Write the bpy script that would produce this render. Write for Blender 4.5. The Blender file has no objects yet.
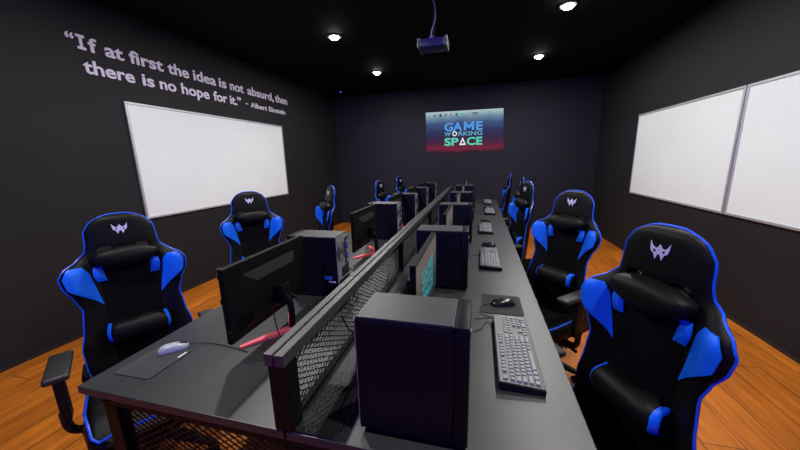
import bpy, bmesh, math, random
from mathutils import Vector, Matrix
random.seed(7)
S = bpy.context.scene
COL = S.collection
PI = math.pi
CAMH = 1.45
DESK = 0.73

# ------------------------------------------------------------------ materials
def mat(name, col, rough=0.5, metal=0.0, spec=0.5, noise=0.0, nscale=30.0, bump=0.0, bscale=200.0, coat=0.0, sheen=0.0):
    m = bpy.data.materials.new(name); m.use_nodes = True
    nt = m.node_tree; b = nt.nodes['Principled BSDF']
    b.inputs['Roughness'].default_value = rough
    b.inputs['Metallic'].default_value = metal
    b.inputs['Specular IOR Level'].default_value = spec
    b.inputs['Coat Weight'].default_value = coat
    b.inputs['Sheen Weight'].default_value = sheen
    tc = nt.nodes.new('ShaderNodeTexCoord')
    n = nt.nodes.new('ShaderNodeTexNoise'); n.inputs['Scale'].default_value = nscale; n.inputs['Detail'].default_value = 4
    nt.links.new(tc.outputs['Object'], n.inputs['Vector'])
    r = nt.nodes.new('ShaderNodeValToRGB')
    r.color_ramp.elements[0].position = .3; r.color_ramp.elements[1].position = .7
    r.color_ramp.elements[0].color = tuple(max(0, c*(1-noise)) for c in col)+(1,)
    r.color_ramp.elements[1].color = tuple(min(1, c*(1+noise)) for c in col)+(1,)
    nt.links.new(n.outputs['Fac'], r.inputs['Fac']); nt.links.new(r.outputs['Color'], b.inputs['Base Color'])
    if bump:
        n2 = nt.nodes.new('ShaderNodeTexNoise'); n2.inputs['Scale'].default_value = bscale; n2.inputs['Detail'].default_value = 2
        nt.links.new(tc.outputs['Object'], n2.inputs['Vector'])
        bp = nt.nodes.new('ShaderNodeBump'); bp.inputs['Strength'].default_value = bump; bp.inputs['Distance'].default_value = .002
        nt.links.new(n2.outputs['Fac'], bp.inputs['Height']); nt.links.new(bp.outputs['Normal'], b.inputs['Normal'])
    return m

def emis(name, col, strength):
    m = bpy.data.materials.new(name); m.use_nodes = True
    nt = m.node_tree; b = nt.nodes['Principled BSDF']
    b.inputs['Base Color'].default_value = (.02, .02, .02, 1)
    b.inputs['Emission Color'].default_value = tuple(col)+(1,)
    b.inputs['Emission Strength'].default_value = strength
    return m

M = {}
M['wall'] = mat('charcoal_wall_paint', (.0115, .0112, .0142), .7, spec=.3, noise=.12, nscale=2.0, bump=.15, bscale=120)
M['backwall'] = mat('blue_lit_wall_paint', (.0130, .0118, .0240), .7, spec=.3, noise=.12, nscale=2.0, bump=.15, bscale=120)  # violet cast of the blue light put into the back wall's base colour
M['ceiling'] = mat('black_ceiling_paint', (.0025, .0025, .003), .85, spec=.1, noise=.2, nscale=3)
M['trim'] = mat('black_trim', (.012, .012, .013), .5, noise=.1)
M['desk'] = mat('charcoal_laminate', (.026, .027, .029), .40, spec=.62, noise=.10, nscale=60, bump=.08, bscale=500)
M['black_metal'] = mat('black_powder_coat', (.0035, .0035, .004), .5, spec=.15, noise=.2)
M['mesh_metal'] = mat('black_expanded_metal', (.006, .006, .007), .38, spec=.4, noise=.2)
M['rail'] = mat('dark_grey_aluminium', (.060, .060, .064), .42, metal=.3, noise=.08, nscale=40)
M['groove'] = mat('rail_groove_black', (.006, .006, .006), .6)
M['leather'] = mat('black_synthetic_leather', (.003, .003, .0038), .5, spec=.17, noise=.2, nscale=60, bump=.25, bscale=300)
M['fabric'] = mat('black_fabric', (.002, .002, .0028), .8, spec=.1, noise=.3, nscale=150, bump=.3, bscale=500)
M['blue'] = mat('cobalt_blue_leather', (.004, .13, .92), .42, spec=.3, noise=.08, nscale=40, bump=.1, bscale=300)
M['piping'] = mat('blue_piping', (.006, .10, .90), .35, spec=.4, noise=.05)
M['logo'] = mat('silver_lilac_embroidery', (.62, .56, .88), .5, noise=.05)
M['plastic'] = mat('black_plastic', (.005, .005, .006), .5, spec=.25, noise=.2)
M['monitor'] = mat('matt_black_monitor_shell', (.0035, .0035, .0042), .55, spec=.14, noise=.1)
M['armpad'] = mat('dark_grey_pad', (.016, .016, .017), .5, noise=.1)
M['gloss'] = mat('glossy_black_plastic', (.006, .006, .007), .16, noise=.1)
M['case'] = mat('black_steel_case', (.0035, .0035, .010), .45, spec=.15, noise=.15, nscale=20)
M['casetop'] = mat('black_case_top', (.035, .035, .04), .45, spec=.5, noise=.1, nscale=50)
M['bezel'] = mat('case_bezel', (.003, .003, .007), .45, spec=.15, noise=.1)
M['zinc'] = mat('galvanised_rear_panel', (.33, .34, .38), .45, metal=.5, noise=.2, nscale=30)
M['port'] = mat('port_dark', (.01, .01, .012), .5)
M['portblue'] = mat('port_blue', (.02, .08, .6), .5)
M['white'] = mat('whiteboard_enamel', (.79, .85, .88), .3, spec=.4, noise=.015, nscale=2)
M['alu'] = mat('board_aluminium_frame', (.55, .55, .60), .4, metal=.5, noise=.05)
M['vinyl'] = mat('lilac_white_vinyl', (.74, .70, .86), .6, noise=.04)
M['red'] = mat('coral_red_stand_foot', (.75, .10, .13), .4, noise=.05)
M['key'] = mat('grey_keycap', (.19, .19, .21), .5, noise=.1)
M['kbody'] = mat('keyboard_grey_plate', (.040, .040, .044), .4, noise=.08)
M['pad'] = mat('black_cloth_mouse_pad', (.012, .012, .013), .8, noise=.2, nscale=200, bump=.3, bscale=900)
M['padgrey'] = mat('grey_cloth_mouse_pad', (.030, .030, .033), .8, noise=.2, nscale=200, bump=.3, bscale=900)
M['mouse'] = mat('silver_mouse_shell', (.40, .42, .50), .3, noise=.05)
M['mouseblack'] = mat('black_mouse_shell', (.012, .012, .013), .22, noise=.1)
M['ring'] = mat('white_trim_ring', (.25, .25, .25), .5, noise=.05)
M['lamp'] = emis('downlight_diffuser', (1, .95, .86), 60)
M['projbody'] = mat('blue_black_projector_shell', (.012, .012, .12), .4, noise=.1)
M['projgrey'] = mat('projector_end_grey', (.06, .06, .10), .4, noise=.1)
M['lilac'] = mat('lilac_cable_sheath', (.22, .16, .62), .4, noise=.05)
M['led'] = emis('blue_led', (.1, .1, 1), 3)
M['label'] = mat('white_label', (.75, .75, .8), .5, noise=.03)

def floor_mat():
    m = bpy.data.materials.new('orange_oak_planks'); m.use_nodes = True
    nt = m.node_tree; b = nt.nodes['Principled BSDF']; L = nt.links
    tc = nt.nodes.new('ShaderNodeTexCoord'); mp = nt.nodes.new('ShaderNodeMapping')
    mp.inputs['Rotation'].default_value = (0, 0, PI/2)
    L.new(tc.outputs['Object'], mp.inputs['Vector'])
    br = nt.nodes.new('ShaderNodeTexBrick'); br.inputs['Scale'].default_value = 1
    br.inputs['Brick Width'].default_value = 1.2; br.inputs['Row Height'].default_value = .19
    br.inputs['Mortar Size'].default_value = .0025; br.offset = .37
    br.inputs['Color1'].default_value = (.66, .205, .018, 1); br.inputs['Color2'].default_value = (.48, .14, .012, 1)
    br.inputs['Mortar'].default_value = (.10, .03, .006, 1)
    L.new(mp.outputs['Vector'], br.inputs['Vector'])
    mp2 = nt.nodes.new('ShaderNodeMapping'); mp2.inputs['Scale'].default_value = (14, 1.2, 1)
    L.new(tc.outputs['Object'], mp2.inputs['Vector'])
    n = nt.nodes.new('ShaderNodeTexNoise'); n.inputs['Scale'].default_value = 2.2; n.inputs['Detail'].default_value = 7
    L.new(mp2.outputs['Vector'], n.inputs['Vector'])
    r = nt.nodes.new('ShaderNodeValToRGB'); r.color_ramp.elements[0].position = .3; r.color_ramp.elements[1].position = .75
    r.color_ramp.elements[0].color = (.55, .5, .45, 1); r.color_ramp.elements[1].color = (1.15, 1.1, 1.05, 1)
    L.new(n.outputs['Fac'], r.inputs['Fac'])
    mx = nt.nodes.new('ShaderNodeMixRGB'); mx.blend_type = 'MULTIPLY'; mx.inputs['Fac'].default_value = .9
    L.new(br.outputs['Color'], mx.inputs['Color1']); L.new(r.outputs['Color'], mx.inputs['Color2'])
    L.new(mx.outputs['Color'], b.inputs['Base Color'])
    b.inputs['Roughness'].default_value = .42; b.inputs['Specular IOR Level'].default_value = .35
    return m
M['floor'] = floor_mat()

def ramp_screen(name, stops, axis, strength, redspot=False):
    """a lit screen: colour ramp up the picture (object space), as shown by the display"""
    m = bpy.data.materials.new(name); m.use_nodes = True
    nt = m.node_tree; b = nt.nodes['Principled BSDF']; L = nt.links
    tc = nt.nodes.new('ShaderNodeTexCoord'); sp = nt.nodes.new('ShaderNodeSeparateXYZ')
    L.new(tc.outputs['Generated'], sp.inputs['Vector'])
    n = nt.nodes.new('ShaderNodeTexNoise'); n.inputs['Scale'].default_value = 4; n.inputs['Detail'].default_value = 3
    L.new(tc.outputs['Generated'], n.inputs['Vector'])
    ad = nt.nodes.new('ShaderNodeMath'); ad.operation = 'MULTIPLY_ADD'; ad.inputs[1].default_value = .16; 
    L.new(n.outputs['Fac'], ad.inputs[0]); L.new(sp.outputs[axis], ad.inputs[2])
    sb = nt.nodes.new('ShaderNodeMath'); sb.operation = 'SUBTRACT'; sb.inputs[1].default_value = .08
    L.new(ad.outputs[0], sb.inputs[0])
    r = nt.nodes.new('ShaderNodeValToRGB'); cr = r.color_ramp
    cr.elements[0].position = stops[0][0]; cr.elements[0].color = stops[0][1]+(1,)
    cr.elements[1].position = stops[-1][0]; cr.elements[1].color = stops[-1][1]+(1,)
    for p, c in stops[1:-1]:
        e = cr.elements.new(p); e.color = c+(1,)
    L.new(sb.outputs[0], r.inputs['Fac'])
    b.inputs['Base Color'].default_value = (.008, .008, .010, 1); b.inputs['Roughness'].default_value = .7; b.inputs['Specular IOR Level'].default_value = .1
    L.new(r.outputs['Color'], b.inputs['Emission Color']); b.inputs['Emission Strength'].default_value = strength
    return m

# ------------------------------------------------------------------ helpers
def obj(name, bm, m, parent=None, loc=(0, 0, 0), rot=(0, 0, 0), smooth=False):
    me = bpy.data.meshes.new(name); bmesh.ops.recalc_face_normals(bm, faces=bm.faces[:])
    bm.to_mesh(me); bm.free()
    mats = m if isinstance(m, (list, tuple)) else [m]
    for x in mats: me.materials.append(x)
    if smooth:
        me.polygons.foreach_set('use_smooth', [True]*len(me.polygons))
        try: me.set_sharp_from_angle(angle=math.radians(40))
        except Exception: pass
    o = bpy.data.objects.new(name, me); COL.objects.link(o)
    o.location = loc; o.rotation_euler = rot
    if parent: o.parent = parent
    return o

def tag(o, label=None, cat=None, group=None, kind=None):
    if label: o['label'] = label
    if cat: o['category'] = cat
    if group: o['group'] = group
    if kind: o['kind'] = kind
    return o

def thing(name, label, cat, loc=(0, 0, 0), rz=0, group=None):
    o = bpy.data.objects.new(name, None); COL.objects.link(o); o.empty_display_size = .1
    o.location = loc; o.rotation_euler = (0, 0, rz)
    return tag(o, label, cat, group)

def copy_tree(o, parent=None):
    c = o.copy(); COL.objects.link(c)
    if parent: c.parent = parent
    for ch in list(o.children): copy_tree(ch, c)
    return c

def box(bm, x0, x1, y0, y1, z0, z1, bev=0.0, seg=2, mi=0):
    vs = [bm.verts.new((x, y, z)) for z in (z0, z1) for y in (y0, y1) for x in (x0, x1)]
    fs = [bm.faces.new([vs[i] for i in q]) for q in ((0, 2, 3, 1), (4, 5, 7, 6), (0, 1, 5, 4), (2, 6, 7, 3), (0, 4, 6, 2), (1, 3, 7, 5))]
    for f in fs: f.material_index = mi
    if bev > 0:
        es = list({e for f in fs for e in f.edges})
        r = bmesh.ops.bevel(bm, geom=es, offset=bev, segments=seg, profile=.5, affect='EDGES')
        for f in r['faces']: f.material_index = mi
    return vs

def B(*a, **k):
    bm = bmesh.new(); box(bm, *a, **k); return bm

def frames(pts):
    out = []; up = Vector((0, 0, 1))
    prev = None
    for i, p in enumerate(pts):
        d = (pts[min(i+1, len(pts)-1)]-pts[max(i-1, 0)])
        if d.length < 1e-9: d = Vector((1, 0, 0))
        d.normalize()
        if prev is None:
            a = up if abs(d.z) < .9 else Vector((1, 0, 0))
            n = (a-d*a.dot(d)).normalized()
        else:
            n = prev-d*prev.dot(d)
            n = n.normalized() if n.length > 1e-6 else prev
        prev = n; out.append((n, d.cross(n)))
    return out

def tube(bm, pts, r, seg=6, closed=False, mi=0, caps=True):
    pts = [Vector(p) for p in pts]
    rr = r if isinstance(r, (list, tuple)) else [r]*len(pts)
    fr = frames(pts); rings = []
    for p, (n, b), q in zip(pts, fr, rr):
        rings.append([bm.verts.new(p+n*math.cos(2*PI*k/seg)*q+b*math.sin(2*PI*k/seg)*q) for k in range(seg)])
    N = len(rings)
    for i in range(N if closed else N-1):
        a, c = rings[i], rings[(i+1) % N]
        for k in range(seg):
            f = bm.faces.new((a[k], a[(k+1) % seg], c[(k+1) % seg], c[k])); f.material_index = mi
    if caps and not closed:
        bm.faces.new(rings[0][::-1]).material_index = mi; bm.faces.new(rings[-1]).material_index = mi

def smooth_path(pts, n=8):
    pts = [Vector(p) for p in pts]; out = []
    P = [pts[0]]+pts+[pts[-1]]
    for i in range(1, len(P)-2):
        for k in range(n):
            t = k/n; a, b, c, d = P[i-1], P[i], P[i+1], P[i+2]
            out.append(.5*((2*b)+(c-a)*t+(2*a-5*b+4*c-d)*t*t+(3*b-a-3*c+d)*t**3))
    out.append(pts[-1]); return out

def lathe(bm, prof, seg=24, c=(0, 0, 0), axis='Z', mi=0):
    rings = []
    for r, h in prof:
        ring = []
        for k in range(seg):
            a = 2*PI*k/seg; x, y = r*math.cos(a), r*math.sin(a)
            v = (x, y, h) if axis == 'Z' else ((h, x, y) if axis == 'X' else (x, h, y))
            ring.append(bm.verts.new(Vector(v)+Vector(c)))
        rings.append(ring)
    for a, b in zip(rings, rings[1:]):
        for k in range(seg):
            bm.faces.new((a[k], a[(k+1) % seg], b[(k+1) % seg], b[k])).material_index = mi
    bm.faces.new(rings[0][::-1]).material_index = mi; bm.faces.new(rings[-1]).material_index = mi

def extrude_poly(bm, poly, fn, th, mi=0):
    """poly in (u,v); fn(u,v,w) -> point; thickness th"""
    a = [bm.verts.new(fn(u, v, 0)) for u, v in poly]; b = [bm.verts.new(fn(u, v, th)) for u, v in poly]
    bm.faces.new(a[::-1]).material_index = mi; bm.faces.new(b).material_index = mi
    n = len(poly)
    for i in range(n):
        bm.faces.new((a[i], a[(i+1) % n], b[(i+1) % n], b[i])).material_index = mi

def interp(tab, t):
    if t <= tab[0][0]: return tab[0][1]
    for (a, x), (b, y) in zip(tab, tab[1:]):
        if t <= b:
            s = (t-a)/(b-a); s = s*s*(3-2*s)*.5+s*.5
            return x+(y-x)*s
    return tab[-1][1]
def sst(a, b, x):
    t = max(0, min(1, (x-a)/(b-a))); return t*t*(3-2*t)

# ------------------------------------------------------------------ the room
XL0, AL = -3.40, .022           # left wall: x = XL0 + AL*y
XR, YB, YN, ZC = 2.20, 6.84, -3.0, 2.90
def struct(name, bm, m): return tag(obj(name, bm, m), kind='structure')
def lwx(y): return XL0+AL*y
def poly_prism(pts, z0, z1):
    bm = bmesh.new(); extrude_poly(bm, pts, lambda u, v, w: (u, v, z0+w), z1-z0); return bm
T = .12
struct('floor', B(lwx(YN)-T, XR+T, YN-T, YB+T, -.1, 0), M['floor'])
struct('ceiling', B(lwx(YN)-T, XR+T, YN-T, YB+T, ZC, ZC+.1), M['ceiling'])
struct('wall_left', poly_prism([(lwx(YN), YN), (lwx(YB), YB), (lwx(YB)-T, YB), (lwx(YN)-T, YN)], 0, ZC), M['wall'])
struct('wall_right', B(XR, XR+T, YN, YB, 0, ZC), M['wall'])
struct('wall_back', B(lwx(YB)-T, XR+T, YB, YB+T, 0, ZC), M['backwall'])
struct('wall_front', B(lwx(YN)-T, XR+T, YN-T, YN, 0, ZC), M['wall'])
def bb(name, pts): struct(name, poly_prism(pts, 0, .035), M['trim'])
bb('baseboard_left', [(lwx(YN)+.001, YN), (lwx(YN)+.012, YN), (lwx(YB)+.012, YB), (lwx(YB)+.001, YB)])
bb('baseboard_right', [(XR-.012, YN), (XR-.001, YN), (XR-.001, YB), (XR-.012, YB)])
bb('baseboard_back', [(lwx(YB)+.02, YB-.012), (XR-.02, YB-.012), (XR-.02, YB-.001), (lwx(YB)+.02, YB-.001)])

# ------------------------------------------------------------------ whiteboards
def whiteboard(label, x, y, rz, w, z0, z1, group=None, tray=True):
    """local: board lies along +X (width), faces -Y"""
    t = thing('whiteboard', label, 'whiteboard', (x, y, z0), rz, group)
    h = z1-z0; fr = .022
    obj('writing_surface', B(fr*.6, w-fr*.6, -.012, -.002, fr*.6, h-fr*.6), M['white'], t)
    bm = bmesh.new()
    for a in ((0, w, -.02, -.001, 0, fr), (0, w, -.02, -.001, h-fr, h), (0, fr, -.02, -.001, fr, h-fr), (w-fr, w, -.02, -.001, fr, h-fr)):
        box(bm, *a, bev=.003)
    obj('frame', bm, M['alu'], t)
    return t
lang = PI/2-AL      # direction of the left wall in plan
# left board: faces +x. local +X runs along -y? use rz so that local -Y -> +x
whiteboard('large white whiteboard on the left wall under the quotation', lwx(2.40), 2.40, PI/2-AL, 2.42, CAMH-.53, CAMH+.63)
whiteboard('wide whiteboard on the right wall, the one nearer the back corner', XR, 5.30, -PI/2, 1.86, CAMH-.553, CAMH+.557)
whiteboard('whiteboard on the right wall cut off by the right edge, nearest the camera', XR, 3.425, -PI/2, 1.86, CAMH-.553, CAMH+.557)

# ------------------------------------------------------------------ writing
def text_bm(s, bold=0.0, depth=.0):
    cu = bpy.data.curves.new('t', 'FONT'); cu.body = s; cu.size = 1.0; cu.offset = bold; cu.extrude = depth; cu.resolution_u = 4
    o = bpy.data.objects.new('t', cu); COL.objects.link(o)
    dg = bpy.context.evaluated_depsgraph_get(); dg.update()
    me = bpy.data.meshes.new_from_object(o.evaluated_get(dg))
    bm = bmesh.new(); bm.from_mesh(me)
    bpy.data.objects.remove(o); bpy.data.curves.remove(cu); bpy.data.meshes.remove(me)
    return bm
CAPH = .0
def fit_text(s, x0, x1, zb, cap, fn, bold=.02, depth=.5, spacing=None):
    """text from x0 to x1, baseline zb, cap height cap; fn maps (u, v, w) to 3D (w = out of the surface, metres)"""
    ref = text_bm('H', bold); ch = max(v.co.y for v in ref.verts)-min(v.co.y for v in ref.verts); ref.free()
    bm = text_bm(s, bold, depth)
    xa = min(v.co.x for v in bm.verts); xb = max(v.co.x for v in bm.verts)
    sx = (x1-x0)/(xb-xa); sz = cap/ch
    for v in bm.verts:
        v.co = Vector(fn(x0+(v.co.x-xa)*sx, zb+v.co.y*sz, (v.co.z+depth)*.006))
    return bm
# quotation on the left wall: u = distance y
def qf(u, v, w): return (lwx(u)+.001+w, u, v)
q = thing('wall_quotation', 'pale two-line lettered quotation above the left whiteboard', 'wall lettering', (lwx(3.5), 3.5, CAMH+.9))
def qpart(name, bm):
    o = obj(name, bm, M['vinyl']); o.parent = q; o.matrix_parent_inverse = Matrix.Translation(q.location).inverted(); return o
z1, z2 = CAMH+1.008, CAMH+.822
W1 = [('\u201c', 2.053, 2.109), ('f', 2.205, 2.272), ('at', 2.326, 2.482), ('first', 2.532, 2.867), ('the', 2.917, 3.169), ('idea', 3.227, 3.55), ('is', 3.598, 3.72), ('not', 3.782, 4.028), ('absurd,', 4.105, 4.688), ('then', 4.725, 5.049)]
W2 = [('there', 2.135, 2.548), ('is', 2.619, 2.739), ('no', 2.796, 2.98), ('hope', 3.045, 3.418), ('for', 3.482, 3.705), ('it.\u201d', 3.751, 3.952)]
W3 = [('-', 4.044, 4.092), ('Albert', 4.141, 4.499), ('Einstein', 4.549, 4.965)]
bm = bmesh.new(); cap = .118; t_ = .022
extrude_poly(bm, [(2.125, 0), (2.185, 0), (2.185, t_), (2.166, t_), (2.166, cap-t_), (2.185, cap-t_), (2.185, cap), (2.125, cap), (2.125, cap-t_), (2.144, cap-t_), (2.144, t_), (2.125, t_)], lambda u, v, w: qf(u, z1+v, w), .006)
qpart('letter', bm)
for s_, a_, b_ in W1: qpart('word', fit_text(s_, a_, b_, z1, .118, qf, bold=.022))
for s_, a_, b_ in W2: qpart('word', fit_text(s_, a_, b_, z2, .116, qf, bold=.022))
for s_, a_, b_ in W3: qpart('word', fit_text(s_, a_, b_, z2+.012-(.03 if s_ == '-' else 0)*0, .072, qf, bold=.018)) if s_ != '-' else qpart('dash', (lambda bm: (extrude_poly(bm, [(a_, .03), (b_, .03), (b_, .042), (a_, .042)], lambda u, v, w: qf(u, z2+.012+v, w), .004), bm)[1])(bmesh.new()))

# projected picture on the back wall
YS = YB-.004
scr = thing('projected_picture', 'glowing projected title picture on the dark back wall', 'projected image', (-.34, YS, CAMH+.13))
corn = [(-1.122, CAMH+.132), (.475, CAMH+.137), (.44, CAMH+.984), (-1.135, CAMH+.988)]
bm = bmesh.new(); extrude_poly(bm, corn, lambda u, v, w: (u, YS-w, v), .003)
def spart(name, bm, m):
    o = obj(name, bm, m); o.parent = scr; o.matrix_parent_inverse = Matrix.Translation(scr.location).inverted(); return o
M['screen'] = ramp_screen('projected_gradient', [(0, (.012, .007, .014)), (.04, (.03, .007, .018)), (.12, (.15, .008, .030)), (.24, (.055, .010, .038)), (.34, (.028, .012, .045)), (.52, (.018, .022, .075)), (.72, (.035, .065, .17)), (.86, (.13, .22, .30)), (.97, (.34, .44, .46))], 'Z', 1.15)
spart('picture_area', bm, M['screen'])
sf = lambda u, v, w: (u, YS-.004-w*.5, v)
tbl = emis('title_blue', (.05, .28, .70), 1.0)
spart('title_word_game', fit_text('GA', -.735, -.365, CAMH+.592, .172, sf, bold=.03), tbl)
spart('title_letter_e', fit_text('E', -.085, .045, CAMH+.592, .172, sf, bold=.03), tbl)
def m_bm(x0, x1, zb, h, fn):
    st = (x1-x0)*.24; m = (x0+x1)/2; bm = bmesh.new()
    for q_ in ([(x0, 0), (x0+st, 0), (x0+st, h), (x0, h)], [(x1-st, 0), (x1, 0), (x1, h), (x1-st, h)],
               [(x0+st*.6, h), (x0+st*.6, h*.58), (m, h*.18), (m, h*.56)], [(m, h*.56), (m, h*.18), (x1-st*.6, h*.58), (x1-st*.6, h)]):
        extrude_poly(bm, q_, lambda u, v, w: fn(u, zb+v, w), .004)
    return bm
spart('title_letter_m', m_bm(-.335, -.125, CAMH+.592, .172, sf), tbl)
tpb = emis('title_pale_blue', (.10, .42, .62), .85)
spart('title_letter_w', fit_text('W', -.735, -.600, CAMH+.487, .085, sf, bold=.02), tpb)
spart('title_word_working', fit_text('RKING', -.445, .045, CAMH+.487, .085, sf, bold=.02), tpb)
spart('title_word_space', fit_text('SP', -.735, -.44, CAMH+.295, .160, sf, bold=.03), emis('title_green', (.05, .62, .42), 1.0))
spart('title_word_space_end', fit_text('CE', -.27, .045, CAMH+.295, .160, sf, bold=.03), emis('title_green_end', (.05, .62, .42), 1.0))
bm = bmesh.new()
A = [(-.425, .295), (-.285, .295), (-.355, .455)]
def tri(bm, k, w0):
    cx, cz = -.355, .348
    return [(cx+(x-cx)*k, CAMH+cz+(z-cz)*k) for x, z in A]
o_, i_ = tri(bm, 1, 0), tri(bm, .45, 0)
for k in range(3):
    l = (k+1) % 3
    extrude_poly(bm, [o_[k], o_[l], i_[l], i_[k]], lambda u, v, w: (u, YS-.006-w, v), .003)
spart('white_triangle', bm, emis('title_white', (.9, .9, .95), .9))
bm = bmesh.new(); N = 24
for k in range(N):
    a, b = 2*PI*k/N, 2*PI*(k+1)/N; cx, cz = -.522, CAMH+.531
    extrude_poly(bm, [(cx+.05*math.cos(a), cz+.05*math.sin(a)), (cx+.05*math.cos(b), cz+.05*math.sin(b)), (cx+.03*math.cos(b), cz+.03*math.sin(b)), (cx+.03*math.cos(a), cz+.03*math.sin(a))], lambda u, v, w: (u, YS-.009-w, v), .002)
spart('white_ring', bm, emis('ring_white', (.9, .88, .92), .9))
# little sponsor marks along the top
for k, (cx, w, h, c) in enumerate([(-.94, .06, .03, (.02, .05, .12)), (-.82, .05, .06, (.015, .03, .04)), (-.71, .03, .06, (.02, .08, .12)), (-.60, .04, .055, (.10, .25, .10)), (-.49, .035, .06, (.03, .05, .20)), (-.36, .11, .04, (.10, .42, .30)), (-.12, .15, .022, (.03, .06, .10)), (-.12, .08, .016, (.03, .06, .10)), (.18, .03, .03, (.10, .22, .15))]):
    bm = bmesh.new(); cz = CAMH+.915+(-.03 if k == 7 else 0)+(.01 if k > 5 else 0)
    extrude_poly(bm, [(cx+w/2*math.cos(a)*(1.1), cz+h/2*math.sin(a)*1.1) for a in [2*PI*j/8+PI/8 for j in range(8)]], lambda u, v, w: (u, YS-.004-w, v), .002)
    spart('sponsor_mark', bm, emis('mark_%s' % 'abcdefghi'[k], c, 1.0))

# ------------------------------------------------------------------ bench desk
DX0, DX1, DXC, DY0, DY1 = -1.302, .306, -.50, .608, 5.70
desk = thing('bench_desk', 'long charcoal double bench desk running down the middle of the room', 'desk', (DXC, DY0, 0))
def L_(a, b, c, d, e, f, **k):   # world box expressed in the desk's local frame
    return B(a-DXC, b-DXC, c-DY0, d-DY0, e, f, **k)
tl = obj('tabletop', L_(DX0, DXC-.004, DY0, DY1, DESK-.028, DESK, bev=.003), M['desk'], desk)
tr = obj('tabletop', L_(DXC+.004, DX1, DY0, DY1, DESK-.028, DESK, bev=.003), M['desk'], desk)
obj('black_desk_plate', L_(DXC+.030, -.352, DY0+.004, .80, DESK+.0005, DESK+.006, bev=.002), M['groove'], desk)  # thin black plate on the desktop beside the divider
bm = bmesh.new()
for x in (DX0+.06, DX1-.09): box(bm, x-DXC, x+.03-DXC, .03, DY1-DY0-.03, DESK-.07, DESK-.03)
obj('side_rail', bm, M['black_metal'], desk)
for y in (DY0+.03, 2.3, 4.0, DY1-.07):
    bm = bmesh.new(); box(bm, DX0+.04-DXC, DX1-.04-DXC, y-DY0, y+.04-DY0, DESK-.085, DESK-.03, bev=.003)
    obj('cross_beam', bm, M['black_metal'], desk)
    for x in (DX0+.05, DXC-.03, DX1-.11):
        obj('leg', L_(x, x+.06, y, y+.04, 0, DESK-.084, bev=.003), M['black_metal'], desk)

def strand_mesh(bm, u0, u1, v0, v1, cw, chh, r, fn):
    """expanded-metal diamonds: zigzag strands cw x chh cells"""
    rows = int(round((v1-v0)/(chh/2))); cols = int(round((u1-u0)/(cw/2)))
    hh = (v1-v0)/rows; hw = (u1-u0)/cols
    for j in range(rows):
        pts = []
        for i in range(cols+1):
            up = (i+j) % 2
            pts.append((u0+i*hw, v0+(j+up)*hh))
        # ribbon with thickness
        ring = []
        for k, (u, v) in enumerate(pts):
            ring.append([bm.verts.new(fn(u, v+r, -r)), bm.verts.new(fn(u, v+r, r)), bm.verts.new(fn(u, v-r, r)), bm.verts.new(fn(u, v-r, -r))])
        for a, b in zip(ring, ring[1:]):
            for k in range(4): bm.faces.new((a[k], a[(k+1) % 4], b[(k+1) % 4], b[k]))
# mesh end panel under the near end of the desk
bm = bmesh.new()
strand_mesh(bm, DX0+.11-DXC, -.03, .06, DESK-.09, .040, .024, .0016, lambda u, v, w: (u, .05+w, v))
obj('mesh_end_panel', bm, M['mesh_metal'], desk)
bm = bmesh.new()
strand_mesh(bm, .03, DX1-.11-DXC, .06, DESK-.09, .040, .024, .0016, lambda u, v, w: (u, .05+w, v))
obj('mesh_end_panel', bm, M['mesh_metal'], desk)

# ------------------------------------------------------------------ mesh divider on the desk
RT = .972
dv = thing('mesh_desk_divider', 'black mesh divider with grey top rail along the middle of the desk', 'desk divider', (DXC, DY0, DESK))
LD = DY1-DY0-.02
bm = bmesh.new()
h0, h1 = RT-DESK-.035, RT-DESK
box(bm, -.029, -.003, -.01, LD, h0, h1, bev=.002); box(bm, .003, .029, -.01, LD, h0, h1, bev=.002)
obj('top_rail', bm, M['rail'], dv)
obj('rail_groove', B(-.004, .004, -.008, LD-.002, h0+.004, h1-.006), M['groove'], dv)
for y in (0, 1.27, 2.54, 3.81, LD-.05):
    obj('post', B(-.028, .028, y, y+(.05 if y in (0, LD-.05) else .03), .001, h0, bev=.002), M['black_metal'], dv)
obj('bottom_rail', B(-.018, .018, .05, LD-.05, .001, .02), M['black_metal'], dv)
for k, (a, b) in enumerate(((.05, 1.27), (1.30, 2.54), (2.57, 3.81), (3.84, LD-.05))):
    bm = bmesh.new()
    strand_mesh(bm, a, b, .02, h0, .034, .020, .0016, lambda u, v, w: (w, u, v))
    obj('mesh_panel', bm, M['mesh_metal'], dv)

# ------------------------------------------------------------------ gaming chair
BH = .84
HW = [(0, .198), (.08, .222), (.18, .226), (.28, .206), (.38, .196), (.44, .216), (.50, .246), (.545, .254), (.58, .238), (.62, .188), (.66, .150), (.70, .143), (.76, .140), (.80, .118), (.825, .088), (.84, .050)]
def halfw(t): return interp(HW, t)
def bol(x, t):
    k = 1-sst(.56, .66, t)
    return .060*sst(.115, .215, abs(x))*k + .012*sst(.60, .70, t)
def front(x, t): return .020+bol(x, t)
def backn(x, t): return -.035+.80*bol(x, t)
def BP(x, t, n): return (x, -n, t)

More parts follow.
